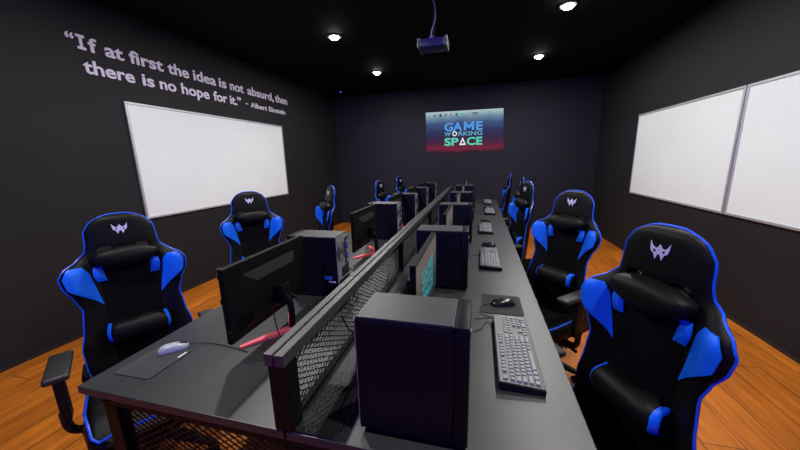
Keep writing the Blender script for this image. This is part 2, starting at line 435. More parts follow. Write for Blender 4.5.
def backrest_bm():
    bm = bmesh.new(); NT, NU = 56, 25
    ts = [BH*(1-math.cos(PI*i/(NT-1)*.5))*.0+BH*i/(NT-1) for i in range(NT)]
    us = [math.sin(PI/2*(-1+2*j/(NU-1))) for j in range(NU)]
    F, Bk = [], []
    for t in ts:
        w = halfw(t); e = min(1, (BH-t)/.03); e2 = min(1, (t+.004)/.03)
        g = math.sqrt(max(.04, 1-(1-e)**2))*math.sqrt(max(.04, 1-(1-e2)**2))
        rf, rb = [], []
        for j, u in enumerate(us):
            x = u*w; f, b = front(x, t), backn(x, t); m = (f+b)/2
            s = math.sqrt(max(0, 1-abs(u)**4))*g
            rf.append(bm.verts.new(BP(x, t, m+(f-m)*s)))
            rb.append(rf[-1] if j in (0, NU-1) else bm.verts.new(BP(x, t, m+(b-m)*s)))
        F.append(rf); Bk.append(rb)
    for i in range(NT-1):
        for j in range(NU-1):
            bm.faces.new((F[i][j], F[i][j+1], F[i+1][j+1], F[i+1][j]))
            a = [Bk[i][j], Bk[i+1][j], Bk[i+1][j+1], Bk[i][j+1]]
            bm.faces.new(a)
    for r in (0, NT-1):
        loop = F[r]+Bk[r][-2:0:-1]
        bm.faces.new(loop if r else loop[::-1])
    return bm
def boolean_cut(o, cutters):
    for c in cutters:
        md = o.modifiers.new('b', 'BOOLEAN'); md.operation = 'DIFFERENCE'; md.object = c; md.solver = 'EXACT'
    dg = bpy.context.evaluated_depsgraph_get(); dg.update()
    me = bpy.data.meshes.new_from_object(o.evaluated_get(dg))
    old = o.data; o.modifiers.clear(); o.data = me; bpy.data.meshes.remove(old)
    for c in cutters:
        cm = c.data; bpy.data.objects.remove(c); bpy.data.meshes.remove(cm)
    me.polygons.foreach_set('use_smooth', [True]*len(me.polygons))
    try: me.set_sharp_from_angle(angle=math.radians(40))
    except Exception: pass

def surf_patch(poly_rows, surf, off, th=.004):
    """poly_rows: list of (t, x0, x1); thin padded panel lying on surface surf(x,t)"""
    bm = bmesh.new(); NU = 10; F, Bk = [], []
    NR = len(poly_rows)
    for i, (t, x0, x1) in enumerate(poly_rows):
        rf, rb = [], []
        for j in range(NU+1):
            s = j/NU; x = x0+(x1-x0)*s
            puff = min(1, 4*min(s, 1-s)+.0)*min(1, 4*min(i, NR-1-i)/NR+.0)
            n = surf(x, t)
            rf.append(bm.verts.new(BP(x, t, n+off+th*puff))); rb.append(bm.verts.new(BP(x, t, n-.004)))
        F.append(rf); Bk.append(rb)
    for i in range(NR-1):
        for j in range(NU):
            bm.faces.new((F[i][j], F[i][j+1], F[i+1][j+1], F[i+1][j])); bm.faces.new((Bk[i][j], Bk[i+1][j], Bk[i+1][j+1], Bk[i][j+1]))
        bm.faces.new((F[i][0], F[i+1][0], Bk[i+1][0], Bk[i][0])); bm.faces.new((F[i][NU], Bk[i][NU], Bk[i+1][NU], F[i+1][NU]))
    for r in (0, NR-1):
        for j in range(NU): bm.faces.new((F[r][j], Bk[r][j], Bk[r][j+1], F[r][j+1]))
    return bm

def cushion(hx, hz, dep, tc, base, pin=.0, pw=3.0, arch=0.0):
    """returns (mesh, front function) of a stuffed cushion centred at t=tc against the backrest"""
    def hh(x):
        s = min(1, abs(x)/hx); return hz*(1-s**pw*.55)*(1-pin*(1-s**2))
    def cz(x): return tc-arch*(1-(x/hx)**2)
    def fr(x, t):
        s = min(1, abs(x)/hx); r = min(1, abs(t-cz(x))/hh(x))
        return base+dep*math.sqrt(max(0, 1-r**2.6))*math.sqrt(max(0, 1-s**6))
    bm = bmesh.new(); NX, NR = 28, 20; rings = []
    for i in range(NX+1):
        x = hx*math.sin(PI/2*(-1+2*i/NX)); s = abs(x)/hx; h = hh(x); k = math.sqrt(max(0.0009, 1-s**6)); ring = []
        for j in range(NR):
            a = 2*PI*j/NR; ca, sa = math.cos(a), math.sin(a)
            n = base+dep*(abs(ca)**.77)*(1 if ca > 0 else -.28)*k
            ring.append(bm.verts.new(BP(x, cz(x)+h*(abs(sa)**.77)*(1 if sa > 0 else -1)*(.35+.65*k), n)))
        rings.append(ring)
    for a, b in zip(rings, rings[1:]):
        for j in range(NR): bm.faces.new((a[j], a[(j+1) % NR], b[(j+1) % NR], b[j]))
    bm.faces.new(rings[0][::-1]); bm.faces.new(rings[-1])
    return bm, fr

EMB = [(-.50, .55), (-.36, .24), (-.22, .12), (-.10, .18), (0, .42), (.10, .18), (.22, .12), (.36, .24), (.50, .55), (.46, .05), (.42, -.12), (.26, -.26), (.17, -.60), (.08, -.34), (0, -.20), (-.08, -.34), (-.17, -.60), (-.26, -.26), (-.42, -.12), (-.46, .05)]

def make_chair():
    root = thing('gaming_chair', 'x', 'chair')
    PV = (0, .20, .44); RC = -.19
    up = []
    def bp(name, bm, m, parent=None, smooth=True):
        if parent is None: o = obj(name, bm, m, root, PV, (RC, 0, 0), smooth); up.append(o)
        else: o = obj(name, bm, m, parent, smooth=smooth)
        return o
    br = bp('backrest', backrest_bm(), M['leather'])
    # pass-through holes below the head panel
    o = bpy.data.objects.new('tmp', br.data.copy()); COL.objects.link(o)
    cut = []
    for s in (-1, 1):
        cb = bmesh.new(); n = 20
        pts = [(s*.075+.030*math.cos(2*PI*k/n), .655+.020*math.sin(2*PI*k/n)+s*.0+.006*abs(math.cos(2*PI*k/n))) for k in range(n)]
        extrude_poly(cb, pts, lambda u, v, w: BP(u, v, -.15+w), .3)
        bmesh.ops.recalc_face_normals(cb, faces=cb.faces[:])
        me = bpy.data.meshes.new('c'); cb.to_mesh(me); cb.free()
        c = bpy.data.objects.new('c', me); COL.objects.link(c); cut.append(c)
    boolean_cut(o, cut)
    old = br.data; br.data = o.data; bpy.data.objects.remove(o); bpy.data.meshes.remove(old)
    # piping round the rim
    pts = []
    for i in range(61):
        t = .02+(BH-.026)*i/60; w = halfw(t)*.985; pts.append(BP(halfw(t)*1.0, t, (front(halfw(t), t)+backn(halfw(t), t))/2+.004))
    tp = halfw(BH-.004)
    for i in range(1, 8):
        x = tp*(1-2*i/8); pts.append(BP(x, BH-.001+.004*(1-(x/tp)**2), .006))
    for i in range(60, -1, -1):
        t = .02+(BH-.026)*i/60; w = -halfw(t); pts.append(BP(w, t, (front(w, t)+backn(w, t))/2+.004))
    bm = bmesh.new(); tube(bm, pts, .0040, 6); bp('piping', bm, M['piping'], br)
    # blue wing panels
    for s in (-1, 1):
        rows = []
        for i in range(19):
            k = i/18; t = .385+(.590-.385)*k
            xi = .118+.036*k
            xo = min(xi+.003+.135*min(1, k/.72)**1.15, halfw(t)*.94)
            if k > .84: xi += (k-.84)*.10
            rows.append((t, s*xi, s*max(xo, xi+.004)))
        bp('wing_panel', surf_patch(rows, front, .0012, .003), M['blue'], br)
    # centre insert of fabric
    rows = [(.03+.55*i/14, -.112, .112) for i in range(15)]
    bp('centre_insert', surf_patch(rows, front, .001, .006), M['fabric'], br)
    # emblem, silver, on the head panel
    bm = bmesh.new()
    def ef(u, v, w):
        x = u*.064; t = BH-.078+v*.050; return BP(x, t, front(x, t)+.0005+w)
    n = len(EMB)
    lf = EMB[:5]+EMB[14:]
    # left and right half as separate polygons so the shape stays planar-ish
    extrude_poly(bm, [(-.50, .55), (-.36, .24), (-.22, .12), (-.12, .16), (0, .42), (0, -.20), (-.08, -.34), (-.17, -.60), (-.26, -.26), (-.42, -.12), (-.46, .05)][::-1], ef, .002)
    extrude_poly(bm, [(.50, .55), (.36, .24), (.22, .12), (.12, .16), (0, .42), (0, -.20), (.08, -.34), (.17, -.60), (.26, -.26), (.42, -.12), (.46, .05)], ef, .002)
    bp('emblem', bm, M['logo'], br, smooth=False)
    for s in (-1, 1):
        bm = bmesh.new()
        extrude_poly(bm, [(s*.17, -.02), (s*.26, .06), (s*.30, -.04), (s*.20, -.14)], lambda u, v, w: ef(u, v, w+.002), .0008)
        bp('emblem_eye', bm, M['leather'], br, smooth=False)
    # head pillow
    bm, hf = cushion(.138, .054, .060, BH-.222, .028, pin=-.05, pw=2.2, arch=.010)
    hp = bp('head_pillow', bm, M['leather'])
    for s in (-1, 1):
        rows = []
        for i in range(9):
            k = i/8; t = BH-.338+.078*k; rows.append((t, s*(.088+.010*k), s*(.124+.008*math.sin(k*PI)+.006*k)))
        bp('pillow_patch', surf_patch(rows, lambda x, t: max(hf(x, t), .030+bol(x, t)), .001, .010), M['blue'], hp)
    # straps of the head pillow
    for s in (-1, 1):
        bm = bmesh.new(); box(bm, s*.075-.012, s*.075+.012, -.045, .048, BH-.205, BH-.190)
        bp('strap', bm, M['fabric'], hp)
    # lumbar pillow
    bm, lf_ = cushion(.138, .058, .080, BH-.610, .030, pin=-.0, pw=6)
    lp = bp('lumbar_pillow', bm, M['leather'])
    for s in (-1, 1):
        rows = []
        for i in range(13):
            k = i/12; t = BH-.610-.050+.100*k; c = .010*math.sin(k*PI)
            rows.append((t, s*(.106+c), s*(.121+c)))
        bp('pillow_patch', surf_patch(rows, lf_, .001, .002), M['blue'], lp)
    # seat
    def swd(y):  # half width by depth
        return interp([(-.28, .19), (-.24, .235), (-.1, .255), (.1, .25), (.2, .235), (.24, .2)], y)
    def stop(x, y):
        return .445+.045*sst(.14, .23, abs(x))-.035*sst(-.16, -.29, y)*0-.05*sst(.14, .30, -y)*sst(0, .2, .4-abs(x))
    bm = bmesh.new(); NX, NY = 21, 24; Tt, Bb = [], []
    for i in range(NY):
        y = -.28+.50*i/(NY-1); w = swd(y); a, b = [], []
        ge = math.sqrt(max(.05, 1-(1-min(1, (y+.285)/.05))**2))
        for j in range(NX):
            u = math.sin(PI/2*(-1+2*j/(NX-1))); x = u*w; s = math.sqrt(max(0, 1-abs(u)**6))*ge
            tz = stop(x, y); m = .385
            a.append(bm.verts.new((x, y, m+(tz-m)*s))); b.append(a[-1] if j in (0, NX-1) else bm.verts.new((x, y, m-.045*s)))
        Tt.append(a); Bb.append(b)
    for i in range(NY-1):
        for j in range(NX-1):
            bm.faces.new((Tt[i][j], Tt[i][j+1], Tt[i+1][j+1], Tt[i+1][j])); bm.faces.new((Bb[i][j], Bb[i+1][j], Bb[i+1][j+1], Bb[i][j+1]))
    for r in (0, NY-1):
        loop = Tt[r]+Bb[r][-2:0:-1]; bm.faces.new(loop)
    st = obj('seat', bm, M['leather'], root, smooth=True); up.append(st)
    pts = []
    for i in range(28): y = .20-.46*i/27; pts.append((swd(y)*.93, y, stop(swd(y)*.93, y)-.018))
    for i in range(1, 10): x = swd(-.26)*.93*(1-2*i/10); pts.append((x, -.272, .432-.0*abs(x)))
    for i in range(27, -1, -1): y = .20-.46*i/27; pts.append((-swd(y)*.93, y, stop(swd(y)*.93, y)-.018))
    bm = bmesh.new(); tube(bm, pts, .0055, 6); obj('piping', bm, M['piping'], st, smooth=True)
    # tilt mechanism + hinge brackets
    bm = bmesh.new(); box(bm, -.09, .09, -.12, .14, .305, .345, bev=.006); box(bm, -.27, .27, -.02, .06, .325, .342, bev=.004)
    tm = obj('tilt_mechanism', bm, M['plastic'], root); up.append(tm)
    for s in (-1, 1):
        bm = bmesh.new(); box(bm, s*.235-.012, s*.235+.012, .12, .27, .36, .53, bev=.006)
        up.append(obj('hinge_bracket', bm, M['plastic'], root))
    bm = bmesh.new(); tube(bm, [(.09, .02, .325), (.25, .02, .32), (.31, .02, .315)], [.006, .006, .011], 8)
    up.append(obj('tilt_lever', bm, M['plastic'], root, smooth=True))
    # armrests
    for s in (-1, 1):
        bm = bmesh.new()
        tube(bm, smooth_path([(s*.20, .02, .333), (s*.27, .02, .335), (s*.305, .02, .37), (s*.31, .02, .45)], 5), .018, 8)
        box(bm, s*.30-.016, s*.30+.016, -.02, .055, .42, .662, bev=.006)
        ar = obj('armrest', bm, M['plastic'], root, smooth=True); up.append(ar)
        obj('arm_pad', B(s*.285-.040, s*.285+.040, -.13, .12, .662, .690, bev=.012, seg=3), M['armpad'], ar, smooth=True)
    # gas lift, five-star base, casters
    bm = bmesh.new(); lathe(bm, [(.028, .07), (.028, .20), (.024, .20), (.024, .23), (.014, .23), (.014, .31)], 16)
    obj('gas_lift', bm, M['plastic'], root, smooth=True)
    bm = bmesh.new(); lathe(bm, [(.03, .065), (.045, .075), (.045, .115), (.032, .125)], 20)
    for k in range(5):
        a = 2*PI*k/5+.3; d = Vector((math.cos(a), math.sin(a), 0)); n = Vector((-d.y, d.x, 0))
        vs = []
        for r, w, z0, z1 in ((.03, .028, .075, .118), (.17, .024, .078, .106), (.31, .016, .070, .088)):
            vs.append([bm.verts.new(d*r+n*w+Vector((0, 0, z0))), bm.verts.new(d*r-n*w+Vector((0, 0, z0))), bm.verts.new(d*r-n*w*.7+Vector((0, 0, z1))), bm.verts.new(d*r+n*w*.7+Vector((0, 0, z1)))])
        for p, q_ in zip(vs, vs[1:]):
            for j in range(4): bm.faces.new((p[j], p[(j+1) % 4], q_[(j+1) % 4], q_[j]))
        bm.faces.new(vs[0][::-1]); bm.faces.new(vs[-1])
    obj('star_base', bm, M['plastic'], root)
    for k in range(5):
        a = 2*PI*k/5+.3; c = Vector((math.cos(a)*.30, math.sin(a)*.30, 0)); bm = bmesh.new()
        tube(bm, [c+Vector((0, 0, .045)), c+Vector((0, 0, .074))], .007, 8)
        for s in (-1, 1):
            bb_ = bmesh.new(); lathe(bb_, [(.012, s*.008), (.026, s*.009), (.028, s*.013), (.028, s*.02), (.022, s*.024), (.008, s*.025)], 16, (0, 0, 0), 'X')
            bmesh.ops.rotate(bb_, cent=(0, 0, 0), matrix=Matrix.Rotation(a+1.1, 3, 'Z'), verts=bb_.verts[:]); bmesh.ops.translate(bb_, vec=c+Vector((0, 0, .028)), verts=bb_.verts[:])
            me = bpy.data.meshes.new('t'); bb_.to_mesh(me); bb_.free(); bm.from_mesh(me); bpy.data.meshes.remove(me)
        box(bm, c.x-.010, c.x+.010, c.y-.010, c.y+.010, .03, .05)
        obj('caster', bm, M['plastic'], root, smooth=True)
    root['label'] = ''
    return root, [o.name for o in up]

UPPER = ('backrest', 'head_pillow', 'lumbar_pillow', 'seat', 'tilt', 'hinge', 'armrest')
def place_chair(root, cx, cy, h, lift, label, rc=None):
    root.location = (cx, cy, 0); root.rotation_euler = (0, 0, h)
    root['label'] = label; root['category'] = 'chair'; root['group'] = 'black and blue gaming chairs along the desk'
    for ch in root.children:
        if ch.name.startswith(UPPER):
            ch.location.z += lift
            if rc is not None and ch.name.startswith(('backrest', 'head_pillow', 'lumbar')): ch.rotation_euler.x = -rc
proto, _ = make_chair()
def from_top(tx, ty, tz, h, rc=.19):   # centre of the seat from the middle of the backrest's top edge
    d = .20+BH*math.sin(rc)
    return tx+d*math.sin(h), ty-d*math.cos(h), tz+CAMH-(.44+BH*math.cos(rc))
specs = [
 (.380, 1.035, -1.14, -.055, 'black and blue gaming chair at the right of the desk, nearest the camera', .05),
 (-1.575, 1.010, 1.00, -.055, 'black and blue gaming chair at the near left corner of the desk', None),
 (.392, 2.130, -.84, -.050, 'black and blue gaming chair second from the camera on the right of the desk', None),
 (-1.735, 2.075, .80, -.053, 'black and blue gaming chair before the whiteboard, second on the left of the desk', None)]
for t, h, rc_, lb in (((-1.538, 3.06, -.248), -.80, .19, 'gaming chair third on the left of the desk, turned away from it towards the camera'),
              ((-1.46, 4.43, -.282), 1.45, .08, 'gaming chair fourth along the left side of the desk, seen edge-on'),
              ((-1.45, 5.60, -.285), 1.45, .08, 'gaming chair farthest back on the left side of the desk'),
              ((.500, 3.40, -.240), -1.30, .10, 'gaming chair third along the right side of the desk, its curved blue rim showing'),
              ((.560, 4.25, -.250), -1.62, .10, 'gaming chair fourth along the right side, mostly hidden behind the third'),
              ((.500, 5.35, -.243), -1.60, .10, 'gaming chair farthest back on the right side of the desk')):
    cx, cy, lf = from_top(*t, h, rc_); specs.append((cx, cy, h, lf, lb, rc_))
roots = [proto]+[copy_tree(proto) for _ in specs[1:]]
for r, s in zip(roots, specs): place_chair(r, *s[:5], rc=s[5])

# ------------------------------------------------------------------ computer towers
TW, TD, TH = .285, .155, .337
def make_tower():
    """front faces +X, side panel faces -Y; origin at the middle of the footprint"""
    t = thing('computer_tower', 'x', 'computer')
    hx, hy = TW/2, TD/2
    obj('case_body', B(-hx, hx-.035, -hy, hy, .012, TH, bev=.003), [M['case']], t)
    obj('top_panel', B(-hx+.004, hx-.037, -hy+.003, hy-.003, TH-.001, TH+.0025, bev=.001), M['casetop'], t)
    obj('side_panel', B(-hx+.006, hx-.040, -hy-.0025, -hy+.001, .018, TH-.006, bev=.001), M['case'], t)
    bm = bmesh.new(); box(bm, hx-.034, hx, -hy-.0025, hy+.0025, .010, TH+.0025, bev=.003, seg=2)
    bz = obj('front_bezel', bm, M['bezel'], t, smooth=True)
    bm = bmesh.new()
    for k in range(9): box(bm, hx-.001, hx+.0015, -hy+.02, hy-.02, .05+k*.016, .055+k*.016)
    obj('bezel_vent', bm, M['port'], bz)
    bm = bmesh.new(); lathe(bm, [(.008, hx-.001), (.008, hx+.003), (.006, hx+.004)], 16, (0, 0, TH-.05), 'X'); obj('power_button', bm, M['zinc'], bz)
    rp = obj('rear_panel', B(-hx-.003, -hx+.001, -hy+.004, hy-.004, .018, TH-.005, bev=.001), M['zinc'], t)
    # rear details
    X = -hx-.003
    bm = bmesh.new(); box(bm, X-.003, X, -hy+.012, -hy+.052, .165, TH-.025); obj('port_shield', bm, M['port'], rp)
    bm = bmesh.new()
    for k in range(5): box(bm, X-.006, X-.003, -hy+.018, -hy+.044, .172+k*.027, .190+k*.027, mi=k % 2)
    obj('ports', bm, [M['zinc'], M['portblue']], rp)
    bm = bmesh.new()
    for r in (.052, .040, .028, .014):
        pts = [(X-.003, .022+r*math.cos(2*PI*k/20), .250+r*math.sin(2*PI*k/20)) for k in range(20)]
        tube(bm, pts, .0016, 4, closed=True)
    for k in range(4):
        a = PI/4+k*PI/2; tube(bm, [(X-.003, .022, .250), (X-.003, .022+.055*math.cos(a), .250+.055*math.sin(a))], .0016, 4)
    obj('fan_grill', bm, M['port'], rp)
    bm = bmesh.new()
    for k in range(5): box(bm, X-.003, X, -hy+.016, hy-.05, .108+k*.011, .115+k*.011)
    obj('slot_cover', bm, M['port'], rp)
    bm = bmesh.new(); box(bm, X-.003, X, -hy+.015, hy-.015, .025, .095, bev=.001); box(bm, X-.010, X-.003, hy-.05, hy-.022, .035, .058)
    obj('power_supply', bm, M['case'], rp)
    for sx in (-1, 1):
        for sy in (-1, 1):
            bm = bmesh.new(); lathe(bm, [(.011, .0005), (.012, .006), (.012, .014)], 12, (sx*(hx-.05), sy*(hy-.02), 0)); obj('foot', bm, M['plastic'], t)
    return t
tw0 = make_tower(); t0used = False
def tower(x, y, flip, label, dz=0):
    global t0used
    r = tw0 if not t0used else copy_tree(tw0); t0used = True
    r.location = (x, y, DESK+.0005); r.rotation_euler = (0, 0, PI if flip else 0)
    r['label'] = label; r['category'] = 'computer'; r['group'] = 'black computer towers on the desk'
    return r
RY = [.735, 1.72, 2.74, 3.74, 4.72]; LY = [1.49, 2.75, 3.57, 4.39, 5.31]
RX = [-.153, -.19, -.19, -.19, -.19]
ordn = ['nearest', 'second', 'third', 'fourth', 'farthest']
rl = ['big black computer tower in the foreground right of the mesh divider',
      'black computer tower right of the divider, just behind the lit monitor',
      'third black computer tower from the camera on the right half of the desk',
      'fourth black computer tower from the camera on the right half of the desk',
      'black computer tower at the far end of the right half of the desk']
ll = ['black computer tower left of the divider behind the nearest monitor, blue sticker on its side',
      'second black computer tower from the camera on the left half of the desk',
      'third black computer tower from the camera on the left half of the desk',
      'fourth black computer tower from the camera on the left half of the desk',
      'black computer tower at the far end of the left half of the desk']
for x, y, l in zip(RX, RY, rl): tower(x, y, False, l)
ltw = []
for y, l in zip(LY, ll): ltw.append(tower(-.857, y, True, l))
# stickers on the nearest left tower: its camera side is local +Y
bm = bmesh.new(); box(bm, -TW/2+.03, -TW/2+.075, TD/2, TD/2+.001, .105, .125, bev=0)
obj('blue_sticker', bm, mat('sticker_blue', (.03, .15, .8), .4), ltw[0])
bm = bmesh.new(); box(bm, -TW/2+.012, -TW/2+.05, TD/2, TD/2+.001, .088, .098)
obj('white_sticker', bm, M['label'], ltw[0])

# ------------------------------------------------------------------ monitors
def make_monitor(screen_mat):
    """screen faces -X; panel spans y 0..W; origin on the desk below the panel's near edge"""
    t = thing('computer_monitor', 'x', 'monitor'); W, Z0, Z1 = .515, .075, .365
    obj('panel', B(-.012, .010, 0, W, Z0, Z1, bev=.004), M['monitor'], t)
    bm = bmesh.new()   # rear hump with chamfered six-sided outline
    o1 = [(.04, Z0+.02), (W-.04, Z0+.02), (W-.02, Z0+.09), (W-.09, Z1-.05), (.09, Z1-.05), (.02, Z0+.09)]
    o2 = [(W/2+(y-W/2)*.72, (Z0+Z1)/2-.02+(z-(Z0+Z1)/2+.02)*.66) for y, z in o1]
    a = [bm.verts.new((.0095, y, z)) for y, z in o1]; b = [bm.verts.new((.034, y, z)) for y, z in o2]
    bm.faces.new(a); bm.faces.new(b)
    for i in range(6): bm.faces.new((a[i], a[(i+1) % 6], b[(i+1) % 6], b[i]))
    obj('rear_housing', bm, M['monitor'], t)
    sc = obj('screen', B(-.0135, -.011, .008, W-.008, Z0+.016, Z1-.008), screen_mat, t)
    # stand: neck, hub, two splayed feet
    bm = bmesh.new(); box(bm, .034, .075, W/2-.03, W/2+.03, Z0+.06, Z0+.14, bev=.004)
    tube(bm, smooth_path([(.06, W/2, Z0+.10), (.085, W/2, .12), (.085, W/2, .012)], 5), .014, 8)
    st = obj('stand_neck', bm, M['monitor'], t, smooth=True)
    for s in (-1, 1):
        bm = bmesh.new(); d = Vector((-.125, s*.165, 0)).normalized(); n = Vector((-d.y, d.x, 0)); o = Vector((.085, W/2, 0)); vs = []
        for r, w, h in ((0, .017, .018), (.12, .013, .013), (.215, .008, .008)):
            p = o+d*r; vs.append([bm.verts.new(p+n*w+Vector((0, 0, .001))), bm.verts.new(p-n*w+Vector((0, 0, .001))), bm.verts.new(p-n*w+Vector((0, 0, h))), bm.verts.new(p+n*w+Vector((0, 0, h)))])
        for p, q_ in zip(vs, vs[1:]):
            for j in range(4): bm.faces.new((p[j], p[(j+1) % 4], q_[(j+1) % 4], q_[j]))
        bm.faces.new(vs[0][::-1]); bm.faces.new(vs[-1])
        f = obj('stand_foot', bm, M['red'], t); f['label'] = 'coral red stand foot'
    obj('joystick_button', B(.002, .016, -.010, .002, Z0+.035, Z0+.055, bev=.002), M['monitor'], t)
    return t
dark_scr = mat('screen_off_black', (.004, .004, .006), .12)
mon0 = make_monitor(dark_scr)
lm = [(-.865, .825), (-.865, 1.99), (-.865, 2.955), (-.865, 3.775), (-.865, 4.64)]
lml = ['dark monitor nearest the camera on the left half of the desk, seen from behind',
       'second monitor from the camera on the left half of the desk, red stand foot below',
       'third monitor from the camera on the left half of the desk',
       'fourth monitor from the camera on the left half of the desk',
       'monitor at the far end of the left half of the desk']
def mon(src, first, x, y, flip, label):
    r = src if first else copy_tree(src)
    W = .515
    r.location = (x, y+(W if flip else 0), DESK+.0005); r.rotation_euler = (0, 0, PI if flip else 0)
    r['label'] = label; r['category'] = 'monitor'; r['group'] = 'computer monitors on the desk'
    return r
for k, ((x, y), l) in enumerate(zip(lm, lml)): mon(mon0, k == 0, x, y, False, l)
M['wallpaper'] = ramp_screen('desktop_wallpaper', [(0, (.012, .03, .05)), (.30, (.03, .07, .10)), (.55, (.12, .11, .11)), (.80, (.22, .18, .16)), (1, (.20, .17, .16))], 'Z', .55)
rm = [(-.215, .985), (-.215, 2.02), (-.215, 3.03), (-.215, 4.03), (-.215, 5.02)]
rml = ['lit monitor behind the foreground tower, showing a pale picture with teal title',
       'second monitor from the camera on the right half of the desk',
       'third monitor from the camera on the right half of the desk',
       'fourth monitor from the camera on the right half of the desk',
       'monitor at the far end of the right half of the desk']
mR = None
for k, ((x, y), l) in enumerate(zip(rm, rml)):
    r = mon(mon0, False, x, y, True, l)
    for ch in r.children:
        if ch.name.startswith('screen'):
            ch.data = ch.data.copy(); ch.data.materials.clear(); ch.data.materials.append(M['wallpaper'])
            if k == 0: mR = (r, ch)
teal = emis('wallpaper_teal', (.02, .30, .32), .7)
r, ch = mR
for s, zb, cap in (('GAME', .245, .050), ('WORKING', .210, .026), ('SPACE', .148, .050)):
    wf = lambda u, v, w: (-.0137-w*.2, .515-u, v)
    if s == 'GAME':
        obj('wallpaper_title', fit_text('GA', .11, .242, zb, cap, wf, bold=.02), teal, ch)
        obj('wallpaper_letter', m_bm(.253, .330, zb, cap, wf), teal, ch)
        bm = fit_text('E', .343, .39, zb, cap, wf, bold=.02)
    else:
        bm = fit_text(s, .11, .39, zb, cap, wf, bold=.02)
    obj('wallpaper_title', bm, teal, ch)

# ------------------------------------------------------------------ keyboards, mice, pads
KEYS = []
def row(v, items, h=1.0):
    u = 0
    for it in items:
        if isinstance(it, tuple): u += it[0]
        else: KEYS.append((u, v, it, h)); u += it
row(0, [1, (1,), 1, 1, 1, 1, (.5,), 1, 1, 1, 1, (.5,), 1, 1, 1, 1])
row(1.25, [1]*13+[2, (.25,), 1, 1, 1, (.25,), 1, 1, 1, 1])
row(2.25, [1.5]+[1]*12+[1.5, (.25,), 1, 1, 1, (.25,), 1, 1, 1])
row(3.25, [1.75]+[1]*11+[2.25, (3.5,), 1, 1, 1])
row(4.25, [2.25]+[1]*10+[2.75, (1.25,), 1, (1.25,), 1, 1, 1])
row(5.25, [1.25, 1.25, 1.25, 6.25, 1.25, 1.25, 2.5, (.25,), 1, 1, 1, (.25,), 2, 1])
KEYS.append((21.5, 2.25, 1, 2)); KEYS.append((21.5, 4.25, 1, 2))
KL, KW = .450, .140
def key_box(bm, u, v, w, h):
    p = .0187; x0 = .012+v*p; y0 = .014+u*p
    z = .0355-.00125*v
    x1, y1 = x0+h*p-.0028, y0+w*p-.0028; s = .0022
    vs = [bm.verts.new(q_) for q_ in ((x0, y0, z-.008), (x1, y0, z-.008), (x1, y1, z-.008), (x0, y1, z-.008), (x0+s, y0+s, z), (x1-s, y0+s, z), (x1-s, y1-s, z), (x0+s, y1-s, z))]
    for q_ in ((0, 3, 2, 1), (4, 5, 6, 7), (0, 1, 5, 4), (1, 2, 6, 5), (2, 3, 7, 6), (3, 0, 4, 7)): bm.faces.new([vs[i] for i in q_])
def key_body(t):
    """x: from the screen side (0) to the typist (KW); y: left to right"""
    bm = bmesh.new()
    a = [(0, .001), (KW, .001), (KW, .020), (0, .0305)]
    extrude_poly(bm, a, lambda u, v, w: (u, w, v), KL)
    es = [e for e in bm.edges]; bmesh.ops.bevel(bm, geom=es, offset=.002, segments=2, affect='EDGES')
    obj('keyboard_body', bm, M['plastic'], t)
    bm = bmesh.new()
    extrude_poly(bm, [(.003, .0300), (KW-.003, .0200), (KW-.003, .0215), (.003, .0315)], lambda u, v, w: (u, .004+w, v), KL-.008)
    obj('top_plate', bm, M['kbody'], t)
def make_keyboard(individual):
    t = thing('keyboard', 'x', 'keyboard'); key_body(t)
    if individual:
        for k in KEYS:
            bm = bmesh.new(); key_box(bm, *k); obj('keycap', bm, M['key'], t)
    else:
        bm = bmesh.new()
        for k in KEYS: key_box(bm, *k)
        obj('keycaps', bm, M['key'], t)
    return t
print('keys', len(KEYS))
def cord(parent, pts, name='cord', r=.0018, m=None):
    bm = bmesh.new(); tube(bm, smooth_path(pts, 6), r, 5); return obj(name, bm, m or M['plastic'], parent, smooth=True)
Z = DESK+.0005
kb1 = make_keyboard(True)
kb1.location = (.078, .895, Z); kb1.rotation_euler = (0, 0, 0)
kb1['label'] = 'full-size grey-keyed keyboard at the near right edge of the desk'
cord(kb1, [(.0, .40, .006), (-.03, .42, .003), (-.05, .36, .003), (-.09, .33, .003), (-.13, .36, .003)])
kb2 = make_keyboard(False)
cord(kb2, [(.0, .3, .006), (-.04, .32, .003), (-.08, .26, .003), (-.1, .27, .003)])
kbs = [kb2]+[copy_tree(kb2) for _ in range(3)]
kdat = [((.022, 2.00, .0), 'second keyboard from the camera on the right half of the desk'),
        ((.010, 3.02, .0), 'third keyboard from the camera on the right half of the desk'),
        ((.085, 4.10, .0), 'fourth keyboard from the camera on the right half of the desk'),
        ((.080, 5.05, .0), 'keyboard farthest from the camera on the right half of the desk')]
for k, ((x, y, a), l) in zip(kbs, kdat): k.location = (x, y, Z); k.rotation_euler = (0, 0, a); k['label'] = l
for k in [kb1]+kbs: k['category'] = 'keyboard'; k['group'] = 'keyboards on the right half of the desk'

